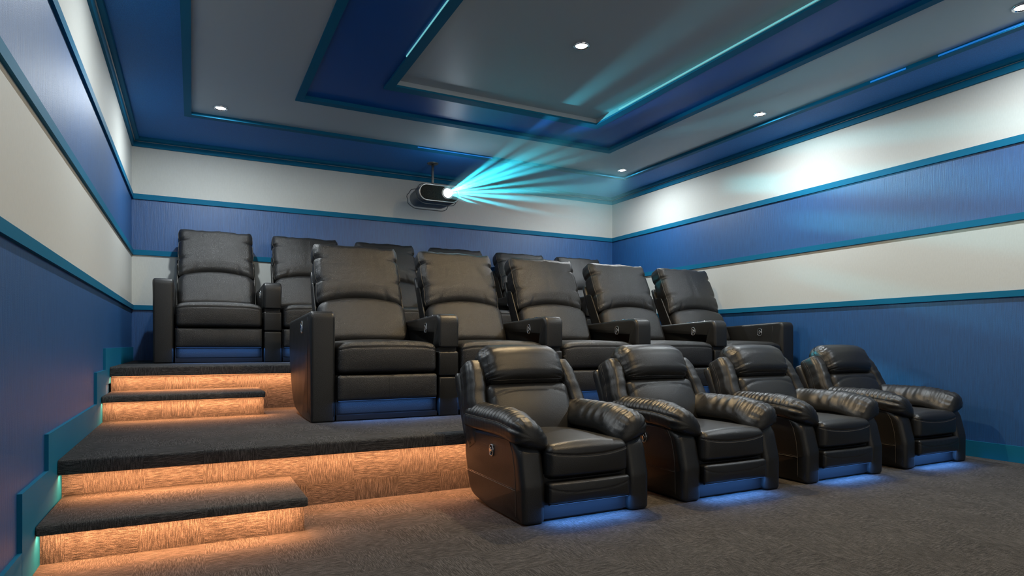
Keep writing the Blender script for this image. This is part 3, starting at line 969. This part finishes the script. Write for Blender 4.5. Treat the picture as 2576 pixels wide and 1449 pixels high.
# protective wire loops round the body
for y_, dx, dz in ((0.075, 0.014, 0.016), (0.325, 0.020, 0.020)):
    s_ = stadium(phw + dx, phh + dz, y=y_)
    s_[:, 0] = np.sign(s_[:, 0]) * np.abs(s_[:, 0]) + 0.006 * np.sin(s_[:, 2] * 90)
    g = Geo(); tube(g, s_, 0.004, 7, True)
    make('wire_guard', g, [M_PROJ], pr)
g = Geo()
v, f = box((-0.066, 0.16, pz1 + 0.016), (0.066, 0.26, pz1 + 0.030)); g.add(v, f, 0, True)
v, f = box((-0.02, 0.18, pz1 - 0.004), (0.02, 0.23, pz1 + 0.018)); g.add(v, f, 0, True)
make('mount_bracket', g, [M_STEEL], pr)
g = Geo(); tube(g, [(0, 0.20, z) for z in np.linspace(pz1 + 0.02, ZR - 0.004, 4)], 0.013, 16); make('mount_pole', g, [M_STEEL], pr)
g = Geo(); lathe(g, [(0.0005, ZR - 0.012), (0.045, ZR - 0.011), (0.055, ZR - 0.005), (0.056, ZR)], 32, c=(0, 0.20, 0)); make('ceiling_plate', g, [M_STEEL], pr)
cu = bpy.data.curves.new('lettering', 'FONT'); cu.body = 'SONY'; cu.size = 0.017; cu.extrude = 0.0006; cu.align_x = 'CENTER'; cu.align_y = 'CENTER'
cu.materials.append(M_LETTER)
_t = bpy.data.objects.new('text_source', cu); COL.objects.link(_t)
_me = bpy.data.meshes.new_from_object(_t.evaluated_get(bpy.context.evaluated_depsgraph_get()))
bpy.data.objects.remove(_t); lt = link('lettering', _me)
lt.location = (0.162, 0.006, 2.186); lt.rotation_euler = (R(90), 0, 0); lt.parent = pr

# the projector's own light: a spot with a streaky gobo, and the thin smoke it shines through
LENS = Vector((PX + LX, PY - 0.02, LZ))
bd = bpy.data.lights.new('projector_beam', 'SPOT'); bd.energy = 780; bd.color = CYAN; bd.spot_size = R(96); bd.spot_blend = 0.25; bd.shadow_soft_size = 0.006
bo = bpy.data.objects.new('projector_beam', bd); COL.objects.link(bo)
bo.location = LENS
aim = Vector((0.45, -1.0, -0.15)); bo.rotation_euler = aim.to_track_quat('-Z', 'Y').to_euler()
bd.use_nodes = True
nt = bd.node_tree; em = nt.nodes['Emission']
gn = nt.nodes.new('ShaderNodeNewGeometry'); total = None
# the picture thrown by the projector breaks into separate thin sheets of light: (direction, half thickness, strength)
RAYS = [((0.08, -1, 0.11), 0.030, 0.5), ((0.12, -1, 0.06), 0.02, 0.35), ((0.27, -1, 0.10), 0.040, 1.0), ((0.30, -1, 0.035), 0.030, 1.0), ((0.50, -1, 0.055), 0.024, 0.9),
        ((0.72, -1, 0.00), 0.022, 0.6), ((0.95, -1, -0.075), 0.035, 1.0), ((0.60, -1, -0.22), 0.030, 0.7), ((0.60, -1, -0.36), 0.028, 0.35), ((0.62, -1, -0.55), 0.028, 0.35)]
AXIS = Vector((-0.35, -0.90, -0.23)).normalized()


def mrange(sock, lo, hi, a, b):
    m_ = nt.nodes.new('ShaderNodeMapRange'); m_.interpolation_type = 'SMOOTHSTEP'
    for k_, v_ in (('From Min', lo), ('From Max', hi), ('To Min', a), ('To Max', b)): m_.inputs[k_].default_value = v_
    nt.links.new(sock, m_.inputs['Value']); return m_.outputs[0]


def dotn(v):
    dp = nt.nodes.new('ShaderNodeVectorMath'); dp.operation = 'DOT_PRODUCT'; dp.inputs[1].default_value = v
    nt.links.new(gn.outputs['Normal'], dp.inputs[0]); return dp.outputs['Value']


def mth(op, a, b=None):
    m_ = nt.nodes.new('ShaderNodeMath'); m_.operation = op; nt.links.new(a, m_.inputs[0])
    if b is not None: nt.links.new(b, m_.inputs[1])
    return m_.outputs[0]


for d_, wd, st in RAYS:
    v_ = Vector(d_).normalized(); n_v = AXIS.cross(v_).normalized()
    sheet = mrange(mth('ABSOLUTE', dotn(n_v)), wd * 0.25, wd * 1.3, st, 0.0)
    env = mrange(mth('ABSOLUTE', dotn(v_)), math.cos(0.42), math.cos(0.05), 0.0, 1.0)
    one = mth('MULTIPLY', sheet, env)
    total = one if total is None else mth('MAXIMUM', total, one)
nt.links.new(total, em.inputs['Strength']); em.inputs['Color'].default_value = (1, 1, 1, 1)
glow = bpy.data.lights.new('lens_glow', 'POINT'); glow.energy = 2.0; glow.color = (0.75, 0.9, 1.0); glow.shadow_soft_size = 0.05
go = bpy.data.objects.new('lens_glow', glow); COL.objects.link(go); go.location = LENS + Vector((-0.05, -0.34, -0.05))

smk = bpy.data.materials.new('thin_smoke'); smk.use_nodes = True
nt = smk.node_tree; nt.nodes.clear()
out = nt.nodes.new('ShaderNodeOutputMaterial'); vs = nt.nodes.new('ShaderNodeVolumeScatter')
vs.inputs['Color'].default_value = (0.35, 0.9, 1, 1); vs.inputs['Anisotropy'].default_value = 0.35
geo_ = nt.nodes.new('ShaderNodeNewGeometry'); dist = nt.nodes.new('ShaderNodeVectorMath'); dist.operation = 'DISTANCE'
dist.inputs[1].default_value = LENS
mr = nt.nodes.new('ShaderNodeMapRange'); mr.inputs['From Min'].default_value = 0.0; mr.inputs['From Max'].default_value = 1.95
mr.inputs['To Min'].default_value = 1.0; mr.inputs['To Max'].default_value = 0.0
pw = nt.nodes.new('ShaderNodeMath'); pw.operation = 'POWER'; pw.inputs[1].default_value = 2.0
ml = nt.nodes.new('ShaderNodeMath'); ml.operation = 'MULTIPLY'; ml.inputs[1].default_value = 1.9
nt.links.new(geo_.outputs['Position'], dist.inputs[0]); nt.links.new(dist.outputs['Value'], mr.inputs['Value']); nt.links.new(mr.outputs[0], pw.inputs[0])
nt.links.new(pw.outputs[0], ml.inputs[0]); nt.links.new(ml.outputs[0], vs.inputs['Density']); nt.links.new(vs.outputs[0], out.inputs['Volume'])
g = Geo()
y0_, y1_ = PY - 0.018, PY - 2.3
g.add([(LENS.x - .03, y0_, LZ - .05), (LENS.x + .05, y0_, LZ - .05), (LENS.x + .05, y0_, LZ + .05), (LENS.x - .04, y0_, LZ + .05),
       (LENS.x + 0.02, y1_, 1.45), (RW - 0.03, y1_, 1.45), (RW - 0.03, y1_, ZR - 0.03), (LENS.x + 0.02, y1_, ZR - 0.03),
       (RW - 0.03, y0_, LZ - .45), (RW - 0.03, y0_, ZR - 0.035)],
      [(0, 1, 2, 3), (4, 7, 6, 5), (0, 4, 5, 8, 1), (3, 2, 9, 6, 7), (0, 3, 7, 4), (1, 8, 9, 2), (8, 5, 6, 9)], 0, True)
sm_o = make('projector_smoke', g, [smk]); tag(sm_o, 'cyan-lit haze fanning out from the projector lens', 'haze', kind='stuff')

# ------------------------------------------------------------------ thin glowing strips added to stand in for light reflected on the ceiling steps
M_CY = mat('cyan_gleam', (0.05, 0.2, 0.2), 0.4, emit=(0.20, 0.66, 0.70), estr=0.7)
M_BL = mat('blue_gleam', (0.05, 0.3, 0.8), 0.4, emit=(0.012, 0.20, 0.70), estr=0.5)
for lab, a, b, m_ in (
        ('added strip for the cyan gleam, right edge of the grey centre ceiling panel', (3.4455, 0.6, 2.5800), (3.4498, 4.00, 2.5885), M_CY),
        ('added strip for the cyan gleam, left edge of the grey centre ceiling panel', (1.6772, 0.6, 2.5655), (1.6818, 3.85, 2.5735), M_CY),
        ('long added strip for the blue gleam on the ceiling step above the right wall', (4.6148, 0.4, 2.5375), (4.6198, 2.28, 2.5465), M_BL),
        ('short added strip for the blue gleam on the ceiling step above the right wall', (4.6148, 2.48, 2.5375), (4.6198, 2.72, 2.5465), M_BL),
        ('added strip for the blue gleam on the ceiling step behind the projector mount', (2.30, 5.4825, 2.5375), (3.05, 5.4868, 2.5445), M_BL)):
    g = Geo(); v, f = box([p - q for p, q in zip(a, a)], [q - p for p, q in zip(a, b)]); g.add(v, f, 0, True)
    tag(link('gleam_strip', g.mesh('gleam_strip', [m_]), None, a), lab, 'light strip', 'gleam strips on the ceiling steps')
